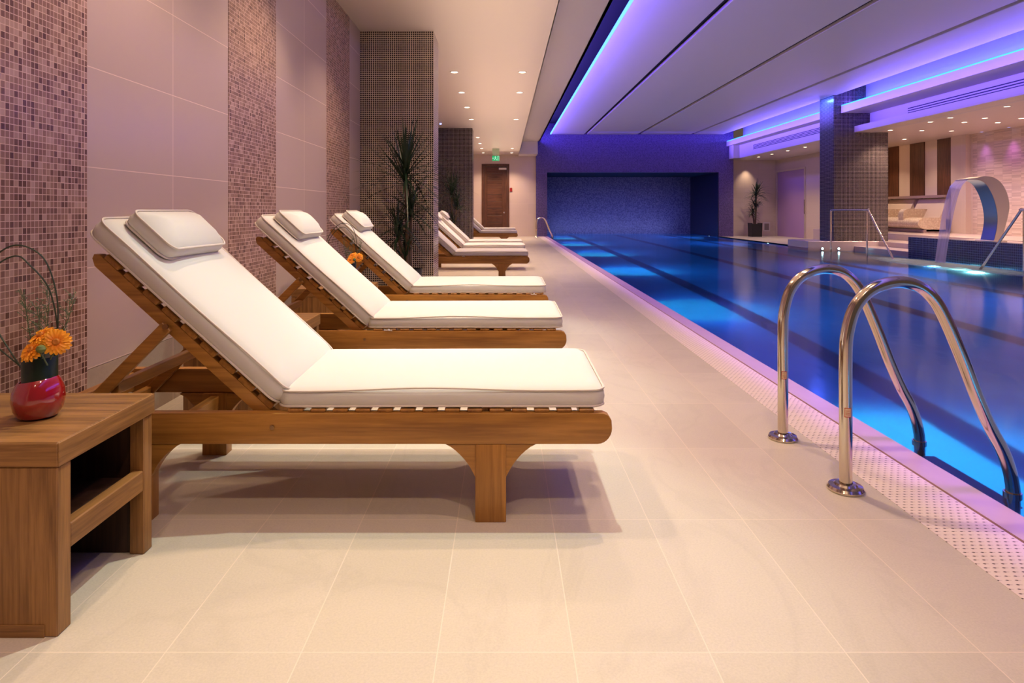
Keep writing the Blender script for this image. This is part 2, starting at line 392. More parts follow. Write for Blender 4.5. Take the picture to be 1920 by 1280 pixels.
slab('spa_wall', 9.6, 9.9, Y0, 15.07, -1.4, .45, M['mosaic_navy'], 'low navy mosaic wall under the steel waterfall')
slab('wall_right', 13.2, 13.5, 17.87, 23.5, .3, 3.3, M['beige_plain'])
slab('wall_right_brick', 13.2, 13.5, Y0, 17.87, .0, 3.3, M['brick_tile'])
slab('wall_right_end', 11.7, 13.3, 23.0, 23.3, 0, 3.3, M['beige_plain'])
slab('pilaster', 13.06, 13.2, 17.95, 18.55, .4, 3.24, M['beige_plain'])
for y0, y1 in ((21.2, 21.85), (19.9, 20.6), (18.66, 19.3)):
    slab('wall_right_panel', 13.17, 13.2, y0, y1, 1.54, 3.235, M['walnut_z'], 'tall dark wood panel on the right wall')

# ------------------------------------------------------------------ doors
def door_left():
    fr = MB().box(DX0, DX0+.09, YF-.03, YF+.2, 0, DZ, .004).box(DX1-.09, DX1, YF-.03, YF+.2, 0, DZ, .004).box(DX0+.09, DX1-.09, YF-.03, YF+.2, DZ-.09, DZ, .004)
    root = struct(fr.build('door_1', M['walnut_z']), 'brown wooden door of horizontal boards under the green exit sign')
    x0, x1, z1 = DX0+.1, DX1-.1, DZ-.1
    lf = MB().box(x0, x0+.13, YF+.02, YF+.07, 0, z1).box(x1-.2, x1, YF+.02, YF+.07, 0, z1)
    lf.build('door_stile', M['walnut_z'], root)
    n = 10; hs = (z1)/n
    pl = MB()
    for k in range(n): pl.box(x0+.13, x1-.2, YF+.025+(.008 if k % 2 else 0), YF+.07, k*hs+.004, (k+1)*hs-.004, .004)
    pl.build('door_board', M['walnut_x'], root)
    MB().box(x1-.34, x1-.02, YF-.05, YF+.02, z1-.14, z1-.06, .008).build('door_closer', M['white_plastic'], root)
    MB().lathe([(0, 0), (.035, 0), (.035, .03), (.0, .04)], mat=Matrix.Rotation(PI/2, 4, 'X'), n=12).build('door_handle', M['steel'], root, (x1-.12, YF+.02, 1.0))
door_left()
rr = struct(MB().box(11.6, 11.66, G0, G0+.1, 0, GZ).box(11.6, 11.66, G1-.06, G1, 0, GZ).box(11.6, 11.66, G0+.1, G1-.06, GZ-.06, GZ).build('door_2', M['steel_brushed']), 'wide frosted glass door lit violet in the right side wall')
MB().box(11.66, 11.69, G0+.1, G1-.06, 0, GZ-.06).build('door_pane', M['frost'], rr)
MB().box(11.585, 11.6, G0+.02, G0+.08, .95, 1.5, .006).build('door_handle', M['steel'], rr)

# ------------------------------------------------------------------ exit sign, grilles, small things
ex = thing('exit_sign', 'green running figure exit sign hanging above the wooden door', 'exit sign', (-.31, 24.0, ZC))
MB().box(-.13, .13, -.012, .012, -.24, 0, .003).build('upper_plate', plain('pale_green', lin(178, 196, 160), .3), ex)  # pale green panel between the ceiling and the sign
sg = MB().box(-.135, .135, -.02, .02, -.46, -.27, .004).build('sign_panel', M['sign_green'], ex)
MB().box(-.01, .01, -.01, .01, -.275, -.235).build('sign_bracket', M['white_plastic'], ex)
fg = MB()   # running figure, arrow, doorway
fg.lathe([(0, -.001), (.016, -.001), (.016, .001), (0, .001)], c=(-.02, -.0215, -.305), n=12, mat=Matrix.Rotation(PI/2, 4, 'X'))
for p, q in (((-.02, -.325), (-.005, -.375)), ((-.005, -.375), (-.045, -.395)), ((-.045, -.395), (-.06, -.435)), ((-.005, -.375), (.02, -.405)), ((.02, -.405), (.045, -.44)), ((-.02, -.33), (.02, -.345)), ((-.02, -.33), (-.05, -.355))):
    fg.bar((p[0], -.0212, p[1]), (q[0], -.0212, q[1]), .003, .018, (0, 0, 1))
for p, q in (((-.12, -.365), (-.075, -.365)), ((-.12, -.365), (-.1, -.34)), ((-.12, -.365), (-.1, -.39)), ((.07, -.29), (.07, -.45)), ((.12, -.29), (.12, -.45)), ((.07, -.29), (.12, -.29))):
    fg.bar((p[0], -.0212, p[1]), (q[0], -.0212, q[1]), .003, .013, (0, 0, 1) if abs(p[0]-q[0]) > .001 else (1, 0, 0))
fg.build('pictogram', M['sign_white'], sg, smooth=False)

def grille(x, y0, y1, z0, z1, label):
    g = thing('air_grille', label, 'air grille', (x, (y0+y1)/2, (z0+z1)/2), group='long slotted air grilles')
    L = (y1-y0)/2; H = (z1-z0)/2
    MB().box(-.012, -.001, -L, L, -H, H, .003).build('grille_plate', M['soffit'], g)
    for k in range(4):
        z = -H+.04+(2*H-.08)*k/3
        MB().box(-.0135, -.012, -L+.06, L-.06, z-.012, z+.012).build('grille_slot', M['grille_slot'], g)
grille(10.09, 2.0, 15.9, 3.41, 3.66, 'long slotted air grille on the soffit right of the broad column')
grille(9.65, 18.6, 24.6, 3.42, 3.64, 'long slotted air grille on the soffit left of the broad column')
wv = thing('wall_vent', 'small square white vent low on the wall beside the far black planter', 'vent', (11.25, 27.2, .385))
MB().box(-.15, .15, -.02, 0, -.2, .2, .005).build('vent_frame', M['white_plastic'], wv)
MB().box(-.1, .1, -.024, -.02, -.14, .14).build('vent_louvre', plain('vent_grey', lin(150, 138, 130), .6), wv)
tag(MB().box(-.05, .05, -.03, 0, -.08, .08, .006).build('call_point', M['red_box'], loc=(DX1+.07, YF, 1.95)), 'small dark red call point on the wall right of the wooden door', 'call point')
tag(MB().lathe([(0, 0), (.03, 0), (.03, -.02), (0, -.03)], n=12).build('ceiling_sensor', M['lens_blue'], loc=(-1.71, 17.1, ZC)), 'tiny blue status light on the low left ceiling between the two mosaic columns', 'sensor')

# ------------------------------------------------------------------ downlights
def downlight(x, y, z, label, group, lens='lens', r=.075):
    d = thing('downlight', label, 'downlight', (x, y, z), group=group)
    MB().lathe([(r*.72, -.001), (r*.78, -.008), (r, -.008), (r*1.04, 0)], n=20).build('trim_ring', M['white_plastic'], d)
    MB().lathe([(0, -.0045), (r*.74, -.0045)], n=20).build('lamp_lens', M[lens], d)
nth = ['nearest', 'second nearest', 'third', 'fourth', 'fifth', 'sixth', 'seventh', 'farthest']
for i, y in enumerate((10.75, 12.6, 14.4, 16.3, 20.3, 22.1, 23.9, 25.7)):
    downlight(-.84, y, ZC, nth[i]+' round downlight of the wall-side row in the low left ceiling', 'downlights over the loungers')
for i, y in enumerate((10.75, 12.6, 16.3, 23.9, 25.7)):
    downlight(.31, y, ZC, ['nearest', 'second nearest', 'third', 'fourth', 'farthest'][i]+' round downlight of the pool-side row in the low left ceiling', 'downlights over the loungers')
for i, y in enumerate((25.45, 24.18, 22.84, 21.52)):
    downlight(10.21, y, 3.232, ['farthest downlight, above the far black planter', 'second downlight from the far planter, left of the broad column', 'third downlight from the far planter, left of the broad column', 'downlight closest to the left side of the broad column'][i], 'downlights over the right deck')
R3 = {'row nearest the pool': [(10.36, 17.02), (10.36, 15.42), (10.36, 14.73), (10.42, 13.15)], 'middle row': [(11.25, 17.09), (11.23, 15.48), (11.21, 14.79)], 'row nearest the wood panels': [(12.09, 19.16), (12.1, 17.16), (12.09, 15.54), (12.1, 14.84)]}
for rn, pts in R3.items():
    for i, (x, y) in enumerate(pts):
        downlight(x, y, 3.232, f'{["first", "second", "third", "fourth"][i]} downlight from the broad column, {rn} of the right ceiling', 'downlights over the spa platform')
downlight(13.08, 17.38, 3.232, 'small blue light at the wall edge of the right ceiling, closer to the wood panels', 'blue ceiling lights', 'lens_blue', .05)
downlight(13.08, 16.44, 3.232, 'small blue light at the wall edge of the right ceiling, farther from the wood panels', 'blue ceiling lights', 'lens_blue', .05)

# LED strips
tag(MB().box(1.925, 1.9595, Y0, YF-.15, 4.252, 4.30).build('light_strip', M['led_violet']), 'glowing blue light strip along the left edge of the pool ceiling', 'light strip')
tag(MB().box(9.275, 9.30, Y0, 17.45, 3.955, 3.975).build('light_strip', M['led']), 'glowing blue light strip on the right ledge, right of the broad column', 'light strip')
tag(MB().box(9.275, 9.30, 18.3, YF-.2, 3.955, 3.975).build('light_strip', M['led']), 'glowing blue light strip on the right ledge, left of the broad column', 'light strip')
tag(MB().box(3.455, 3.4695, Y0, YF-.15, 4.275, 4.29).build('light_strip', emit('led_faint', (.25, .12, .9, 1), .9)), 'faint violet line of light along the first ceiling slot', 'light strip')

# ------------------------------------------------------------------ sun lounger (local: x=0 foot end, -x head; y=0 pool-viewer side rail; z up)
LW = .66
def rr_outline(a, b, r, n=6):
    pts = []
    for cx, cy, s in ((a-r, b-r, 0), (-a+r, b-r, 1), (-a+r, -b+r, 2), (a-r, -b+r, 3)):
        for k in range(n+1):
            th = PI/2*(s+k/n); pts.append((cx+r*math.cos(th), cy+r*math.sin(th)))
    return pts
def cushion(L, W, T, r, crown, seed=0, sag=0.0):
    """rounded pad centred in plan on (0,0), bottom z=0; returns builder + piping builder"""
    rnd = random.Random(seed); ph = [rnd.uniform(0, 6) for _ in range(6)]
    def wob(x, y, z):
        d = .004*math.sin(5*x+ph[0])*math.sin(6*y+ph[1]) + .003*math.sin(9*x+ph[2])
        return z + d*(z/T) - sag*math.cos(PI*x/L)*(z/T)
    m_ = min(L, W)/2
    prof = [(min(.10, m_*.5), .0), (.02, .0), (.006, .004), (0, .012), (-.004, T*.5), (0, T-.012), (.006, T-.003), (.03, T+crown*.35), (min(.08, m_*.5), T+crown*.7), (min(.16, m_*.75), T+crown*.95), (m_-.012, T+crown)]
    bm = bmesh.new(); rings = []
    def ring(ins): 
        a, b = L/2-ins, W/2-ins; return rr_outline(a, b, max(min(r-ins*.6, a*.95, b*.95), .004) if ins < r else .01)
    for ins, z in prof: rings.append([bm.verts.new((x, y, wob(x, y, z))) for x, y in ring(ins)])
    for A, B in zip(rings, rings[1:]):
        n = len(A)
        for k in range(n): bm.faces.new((A[k], A[(k+1) % n], B[(k+1) % n], B[k]))
    bm.faces.new(rings[0][::-1]); bm.faces.new(rings[-1])
    bmesh.ops.recalc_face_normals(bm, faces=bm.faces)
    mb = MB(); mb._merge(bm)
    pp = MB()
    for z, ins in ((T-.003, .0), (.006, .0)):
        o = rr_outline(L/2-ins, W/2-ins, r, 6); dense = []
        for i in range(len(o)):
            p, q = o[i], o[(i+1) % len(o)]; d = math.dist(p, q); m = max(1, int(d/.06))
            for k in range(m): dense.append((p[0]+(q[0]-p[0])*k/m, p[1]+(q[1]-p[1])*k/m))
        pp.tube([(x, y, wob(x, y, z)) for x, y in dense], .0042, 6, closed=True)
    return mb, pp
ANG = math.radians(42.2)
HX, HZ = -1.158, .388                        # hinge line
RB = Matrix.Translation((HX, 0, HZ)) @ Matrix.Rotation(ANG, 4, 'Y') @ Matrix.Rotation(PI, 4, 'Z') # x -> up the backrest
def bp(s, y, t): # point on backrest: s along slope, t perpendicular (towards the sitter)
    return Vector((HX - s*math.cos(ANG) + t*math.sin(ANG), y, HZ + s*math.sin(ANG) + t*math.cos(ANG)))
BM = Matrix(((-math.cos(ANG), 0, math.sin(ANG), HX), (0, 1, 0, 0), (math.sin(ANG), 0, math.cos(ANG), HZ), (0, 0, 0, 1)))
def make_lounger():
    root = thing('sun_lounger', 'x', 'sun lounger', group='row of wooden sun loungers')
    L = 2.06; z0, z1 = .269, .375
    def rail_poly():
        pts = [(-L, z0), (-.05, z0)]
        for k in range(1, 8):
            th = -PI/2 + PI*k/14; pts.append((-.05+.05*math.cos(th), z0+.055+.055*math.sin(th)))
        pts += [(-.002, z1-.025), (-.012, z1-.008), (-.03, z1), (-L+.03, z1), (-L, z1-.03)]
        return pts
    for y in (0, LW-.04):
        MB().prism(rail_poly(), y, y+.04, 'xz', .004).build('side_rail', M['teak_x'], root)
    for lx in (-.418, -1.642):
        for y in (.0, LW-.06):
            lg = MB().prism([(lx-.053, 0), (lx+.053, 0), (lx+.053, z0-.0), (lx-.053, z0)], y+.001, y+.06, 'xz', .003)
            l = lg.build('leg', M['teak_z'], root)
            for s in (-1, 1):
                br = MB()
                poly = [(lx+s*.0532, z0-.002), (lx+s*.155, z0-.002)]
                for k in range(1, 8):
                    u = k/8; poly.append((lx+s*(.155-.102*u+.012*math.sin(PI*u)*-1), z0-.115*u**1.15))
                poly.append((lx+s*.0532, z0-.115))
                if s < 0: poly = poly[::-1]
                br.prism(poly, y+.006, y+.05, 'xz', .0)
                br.build('bracket', M['teak_x'], l)
    MB().box(-.09, -.05, .04, LW-.04, .30, .36, .004).build('end_rail', M['teak_y'], root)
    MB().box(-L+.02, -L+.06, .04, LW-.04, .28, .36, .004).build('end_rail', M['teak_y'], root)
    MB().box(-1.66, -1.62, .05, LW-.05, .2, .26, .004).build('cross_rail', M['teak_y'], root)
    MB().box(-.44, -.40, .05, LW-.05, .2, .26, .004).build('cross_rail', M['teak_y'], root)
    n = 14
    for k in range(n):
        x = -.06 - k*.0775
        MB().box(x-.052, x, .012, LW-.012, .3745, .3865, .003).build('slat', M['teak_y'], root)
    # backrest frame
    fr = bpy.data.objects.new('backrest', None)
    for y in (.045, LW-.085):
        st = MB().prism([(-.02, -.075), (.81, -.075), (.835, -.06), (.84, -.045), (.825, -.033), (-.02, -.033)], y, y+.04, 'xz', .003, mat=BM)
        st.build('backrest_stile', M['teak_x'], root)
    for k in range(9):
        s0 = .015+k*.0905
        MB().box(s0, s0+.066, .044, LW-.084, -.033, -.012, .003, mat=BM).build('backrest_slat', M['teak_y'], root)
    for y in (.03, LW-.055):
        p = bp(.475, y, -.05); q = Vector((p.x-.40, y, p.z-.405))
        MB().bar(p, q, .02, .042, (0, 0, 1), .003).build('prop_strut', M['teak_x'], root)
        yb = y-.012 if y < .3 else y+.012
        MB().lathe([(0, -.0), (.004, -.0), (.006, -.003), (.009, -.003), (.010, .006), (0, .006)], mat=Matrix.Rotation(PI/2, 4, 'X'), n=14).build('bolt', M['bolt'], root, (p.x, yb, p.z))
    q = bp(.475, 0, -.05)
    MB().bar((q.x-.385, .02, q.z-.39), (q.x-.385, LW-.04, q.z-.39), .03, .045, (0, 0, 1), .003).build('prop_bar', M['teak_y'], root)
    MB().bar((q.x-.19, .04, q.z-.22), (q.x-.19, LW-.06, q.z-.22), .03, .04, (0, 0, 1), .003).build('prop_bar', M['teak_y'], root)
    MB().lathe([(0, .0005), (.003, .0005), (.004, -.001), (.007, -.001), (.008, .003), (0, .004)], mat=Matrix.Rotation(PI/2, 4, 'X'), n=14).build('bolt', M['bolt'], root, (HX-.01, -.0015, .328))
    # cushions
    SL = 1.142
    mb, pp = cushion(SL, .62, .066, .05, .022, 3)
    sc = mb.build('seat_cushion', M['fabric'], root, (-.02-SL/2, LW/2, .388), ang=60)
    pp.build('piping', M['piping'], sc)
    mb, pp = cushion(.90, .62, .066, .05, .02, 5, -.006)
    bc = mb.build('back_cushion', M['fabric'], root, ang=60)
    bc.matrix_local = BM @ Matrix.Translation((.45+.005, LW/2, .002))
    pp.build('piping', M['piping'], bc)
    mb, pp = cushion(.205, .44, .056, .04, .03, 9)
    pl = mb.build('pillow', M['fabric'], root, ang=60)
    pl.matrix_local = BM @ Matrix.Translation((.757, LW/2-.03, .088))
    pp.build('piping', M['piping'], pl)
    return root
lounger = make_lounger()
spots = [(.372, 2.18, 'nearest wooden sun lounger, full front rail and leg in view beside the side table'),
         (.362, 3.67, 'second wooden sun lounger from the front, white cushion ties along its rail'),
         (.368, 5.25, 'third wooden sun lounger from the front, in front of the mosaic column'),
         (.387, 9.62, 'wooden sun lounger just beyond the near column, front leg showing'),
         (.40, 11.4, 'wooden sun lounger second beyond the near column'),
         (.40, 13.0, 'wooden sun lounger third beyond the near column, headrest beside the far plant'),
         (.42, 19.4, 'wooden sun lounger just beyond the far column, before the brown door'),
         (.42, 22.2, 'farthest wooden sun lounger, closest to the brown door')]
for i, (x, y, lb) in enumerate(spots):
    if i == 0: lounger.location = (x, y, 0); lounger.rotation_euler = (0, 0, math.radians(.0)); lounger['label'] = lb
    else: dup(lounger, (x, y, 0), 0, lb)

def add_tie(root, x):
    t_ = MB()
    t_.lathe([(0, -.007), (.007, -.004), (.008, 0), (.006, .005), (0, .007)], c=(x, .001, .383), n=10)
    for dx, dz, L in ((-1, .25, .024), (1, -.1, .02)):
        t_.prism([(x, .380), (x+dx*L, .384+dz*.012), (x+dx*L*1.1, .376+dz*.012), (x+dx*.3*L, .3765)], -.003, .001, 'xz', 0)
    t_.build('cushion_tie', M['piping'], root)
L_ = [o for o in COL.objects if o.get('category') == 'sun lounger']
add_tie(L_[1], -1.03); add_tie(L_[2], -.12); add_tie(L_[3], -1.0)
# ------------------------------------------------------------------ side tables (local: right face x=0, front y=0)
def make_table():
    t = thing('side_table', 'x', 'side table', group='wooden side tables between the loungers')
    W, D, H = .56, .438, .49
    MB().box(-W, 0, 0, D, H-.063, H, .004).build('table_top', M['oak_x'], t)
    MB().box(-.001, .0025, .001, D-.001, H-.0615, H-.0015, .001).build('top_edge', M['oak_y'], t)
    MB().box(-W, -.004, .004, .056, 0, H-.063, .003).build('side_panel', M['oak_z'], t)
    MB().box(-.05, -.004, D-.05, D-.004, 0, H-.063, .003).build('leg', M['oak_z'], t)
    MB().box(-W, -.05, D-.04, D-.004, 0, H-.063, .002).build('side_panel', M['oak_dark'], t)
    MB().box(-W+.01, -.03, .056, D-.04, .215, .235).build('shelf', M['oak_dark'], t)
    MB().box(-.04, -.006, .056, D-.05, .198, .262, .003).build('shelf_edge', M['oak_y'], t)
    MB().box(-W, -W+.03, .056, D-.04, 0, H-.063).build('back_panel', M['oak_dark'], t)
    MB().box(-W, -.035, .001, .0045, 0, .032, .001).build('plinth_strip', M['oak_x'], t)
    return t
tbl = make_table(); tbl.location = (-1.118, 1.59, 0); tbl['label'] = 'nearest wooden side table with open shelf, carrying the red vase'
dup(tbl, (-1.046, 3.17, 0), 0, 'wooden side table between the first and second loungers, mostly hidden')
dup(tbl, (-1.03, 4.74, 0), 0, 'wooden side table between the second and third loungers, under the far flowers')

# ------------------------------------------------------------------ flower arrangements
def gerbera(name_loc, direction, r, label, group, stem_to):
    g = thing('gerbera_flower', label, 'flower', name_loc, group=group)
    z = Vector(direction).normalized(); R = z.to_track_quat('Z', 'Y').to_matrix().to_4x4()
    rnd = random.Random(hash(label) % 1000 if False else len(label)+int(1000*abs(name_loc[0]))); pm = MB()
    for layer, (n, ro, ri, lift, w) in enumerate(((20, 1.0, .2, -.06, .15), (18, .86, .18, .06, .14), (14, .6, .14, .13, .12))):
        for k in range(n):
            a = 2*PI*(k+.5*layer)/n + rnd.uniform(-.06, .06); L = r*ro*rnd.uniform(.9, 1.06); ww = r*w*rnd.uniform(.85, 1.1); li = lift+rnd.uniform(-.08, .08)
            rows = []
            for s, f in ((0, .45), (.35, .85), (.7, 1.), (.92, .7), (1, .2)):
                d = r*ri+(L-r*ri)*s; zz = r*(li*s*1.2 - .12*s*s) + .003
                rows.append([Vector((math.cos(a)*d - math.sin(a)*ww*f*e, math.sin(a)*d + math.cos(a)*ww*f*e, zz + (.0016 if e else 0))) for e in (-1, 0, 1)])
            pm.quads([[R @ p for p in row] for row in rows])
    pm.build('petal', M['petal'], g)
    MB().lathe([(r*.26, 0), (r*.25, .007), (r*.16, .010), (0, .008)], n=14, mat=R).build('flower_center', M['flower_eye'], g)
    s = Vector(stem_to)-Vector(name_loc)
    MB().tube([-z*.002, -z*.02 + s*.25, s*.6, s], .0028, 8).build('stem', M['sprig'], g)
    return g
def bowl_fn(p):
    return Vector((p.x, p.y, p.z + (p.x*.16*max(0, (p.z-.06)/.06))))
def arrangement(o, which, grp):
    ox, oy, oz = o
    v = thing('flower_vase', f'round glossy red flower bowl on the {which}', 'vase', (ox, oy, oz), group='red flower bowls')
    MB().lathe([(0, 0), (.034, 0), (.048, .006), (.060, .026), (.0645, .052), (.062, .078), (.053, .1), (.0475, .108), (.045, .106), (.044, .09), (0, .09)], n=40, fn=bowl_fn).build('bowl', M['red_glaze'], v)
    MB().lathe([(.042, .07), (.0435, .168), (.042, .171), (0, .163)], c=(.004, 0, 0), n=28).build('leaf_collar', M['collar'], v)
    F = [((.072, -.030, .218), (.35, -1, .25), .038, 'front right, facing out'), ((.022, -.018, .232), (-.3, -.5, .75), .037, 'top left, tipped up'), ((.016, -.045, .198), (-.25, -.75, .55), .037, 'lower left, over the rim')]
    for p, d, r, w in F:
        gerbera((ox+p[0], oy+p[1], oz+p[2]), d, r, f'orange gerbera {w}, bowl on {which}', grp, (ox+p[0]*.4, oy+p[1]*.2, oz+.14))
    b = thing('seed_head', f'round green seed head among the gerberas on the {which}', 'seed head', (ox+.047, oy-.055, oz+.203), group='green seed heads')
    MB().lathe([(0, -.012), (.009, -.008), (.0125, 0), (.009, .008), (0, .012)], n=12).build('seed_ball', M['bud'], b)
    MB().tube([(0, 0, -.01), (0, .025, -.05)], .002, 6).build('stem', M['sprig'], b)
    # reeds: two bent in a loop over the bowl, two leaning left
    def reed(pts, r, lab):
        P = [Vector((ox+x, oy+y, oz+z)) for x, y, z in pts]; out = []
        Q = [P[0]]+P+[P[-1]]
        for i in range(1, len(Q)-2):
            for k in range(8):
                u = k/8; a, b_, c, d = Q[i-1], Q[i], Q[i+1], Q[i+2]
                out.append(.5*((2*b_)+(c-a)*u+(2*a-5*b_+4*c-d)*u*u+(3*b_-a-3*c+d)*u**3))
        out.append(P[-1]); base = out[0]
        tag(MB().tube([p-base for p in out], r, 6).build('bent_reed', M['twig'], loc=base), lab, 'reed', 'bent reeds in the flower bowls')
    reed([(.035, .01, .14), (.048, .01, .26), (.048, .0, .36), (.02, -.01, .45), (-.04, -.02, .485), (-.10, -.02, .46), (-.16, -.01, .39), (-.19, 0, .3), (-.14, 0, .22), (-.06, 0, .15), (-.03, 0, .12)], .0022, f'outer dark reed looped high over the {which}')
    reed([(.03, .02, .14), (.04, .02, .24), (.03, .0, .36), (-.01, -.02, .43), (-.05, -.02, .455), (-.11, -.02, .42), (-.17, 0, .33), (-.13, .01, .25), (-.07, .0, .17), (-.035, 0, .12)], .0022, f'inner dark reed looped over the {which}')
    # filler sprigs
    rnd = random.Random(int(oy*100))
    for i, (x, y, h) in enumerate(((-.05, .02, .34), (.01, .03, .36), (.075, .03, .33), (-.02, .035, .30))):
        m = MB(); top = Vector((x*1.1, y, h)); m.tube([(x*.3, y*.5, .14), (x*.8, y*.8, .25), top], .0012, 5)
        for k in range(46):
            u = rnd.uniform(.35, 1.05); c = Vector((x*.3+(x*.8)*u, y*.7, .14+(h-.14)*u)); e = c+Vector((rnd.uniform(-.022, .022), rnd.uniform(-.02, .02), rnd.uniform(.0, .028)))
            m.tube([c, e], .0007, 4); m.lathe([(0, -.002), (.0022, 0), (0, .002)], c=e, n=5)
        m2 = m.build('filler_sprig', M['sprig'], loc=(ox, oy, oz))
        tag(m2, f'{["leftmost", "second from right", "rightmost", "second from left"][i]} feathery green sprig behind the gerberas, {which}', 'sprig', 'feathery sprigs in the flower bowls')
arrangement((-1.313, 1.79, .49), 'nearest side table', 'orange gerberas')
arrangement((-1.205, 4.97, .49), 'table between second and third loungers', 'orange gerberas')

# ------------------------------------------------------------------ potted dracaenas
def leaf(m, base, direction, L, w, droop, rnd):
    d = Vector(direction).normalized(); side = d.cross(Vector((0, 0, 1)))
    if side.length < .05: side = Vector((1, 0, 0))
    side.normalize(); rows = []
    for k in range(6):
        s = k/5; p = Vector(base) + d*L*s + Vector((0, 0, -droop*L*s*s))
        ww = w*(.55+.9*s-1.42*s*s) if s < 1 else .001
        n = Vector((0, 0, 1)) if abs(d.z) < .8 else Vector((0, 1, 0))
        rows.append([p-side*ww, p+n*(-ww*.35), p+side*ww])
    m.quads(rows)
def dracaena(loc, label, heads, pot_r, pot_h, lm, square=False, sc=1.0, ylim=9, group='tall potted plants by the columns'):
    p = thing('potted_plant', label, 'potted plant', loc, group=group); rnd = random.Random(int(loc[1]*10))
    if square: pm = MB().prism([(-pot_r*.92, 0), (pot_r*.92, 0), (pot_r, pot_h), (pot_r-.03, pot_h), (pot_r-.04, pot_h-.05), (-pot_r+.04, pot_h-.05), (-pot_r+.03, pot_h), (-pot_r, pot_h)], -pot_r, pot_r, 'xz', 0)
    else: pm = MB().lathe([(0, 0), (pot_r*.8, 0), (pot_r, pot_h), (pot_r*.92, pot_h), (pot_r*.88, pot_h-.05), (0, pot_h-.05)], n=28)
    pm.build('pot', M['black_pot'], p)
    MB().lathe([(pot_r*.86, pot_h-.052), (0, pot_h-.035)], n=20).build('soil', M['soil'], p)
    for (x, y, z, R, n, up) in heads:
        MB().tube([(x*.35, y*.35, pot_h-.05), (x*.7+.01, y*.7, pot_h+(z-pot_h)*.5), (x, y, z)], [.024*sc, .021*sc, .017*sc], 8).build('cane', M['bark'], p)
        m = MB()
        for k in range(n):
            a = rnd.uniform(0, 2*PI); el = rnd.uniform(-.3, 1.1) if k % 3 else rnd.uniform(.9, 1.45)
            L = R*rnd.uniform(.75, 1.05)
            d = (math.cos(a)*math.cos(el), math.sin(a)*math.cos(el), math.sin(el)*up)
            leaf(m, (x+d[0]*.015, y+d[1]*.015, z+rnd.uniform(-.12, .12)*sc), d, L, .017*sc*rnd.uniform(.8, 1.15), rnd.uniform(.12, .5)*(1.2-el*.6), rnd)
        for v in m.bm.verts:
            if v.co.y > ylim-.12: v.co.y = ylim - .12*math.exp(-(v.co.y-ylim+.12)/.12)
            if v.co.x < -.40 and loc[0] < -1.3: v.co.x = -.44 + .04*math.exp((v.co.x+.40)/.04)
            if v.co.x < -.62: v.co.x = -.69 + .07*math.exp((v.co.x+.62)/.07)
        m.build('leaf_cluster', lm, p)
dracaena((-1.17, 7.78, 0), 'tall dark green dracaena in a black pot against the near mosaic column',
         [(-.04, 0, 1.50, .80, 80, 1.05), (.02, .05, 1.08, .52, 60, 1.), (-.13, -.03, .80, .42, 55, 1.), (-.04, .03, .52, .38, 40, 1.)], .17, .36, M['leaf'], ylim=.51)
dracaena((-1.42, 17.45, 0), 'dark dracaena standing against the far mosaic column behind the loungers',
         [(-.02, 0, 1.55, .80, 80, 1.05), (.12, .0, 1.2, .62, 60, 1.), (0, 0, .75, .45, 40, 1.)], .2, .45, M['leaf_dark'], ylim=.57)
dracaena((10.40, 26.3, 0), 'spiky plant in a square black planter under a wall light on the right deck',
         [(.05, 0, 1.75, .62, 80, 1.05), (.02, .0, 1.3, .5, 60, 1.), (-.1, 0, .95, .4, 44, 1.)], .22, .57, M['leaf_dark'], True, 1.5)

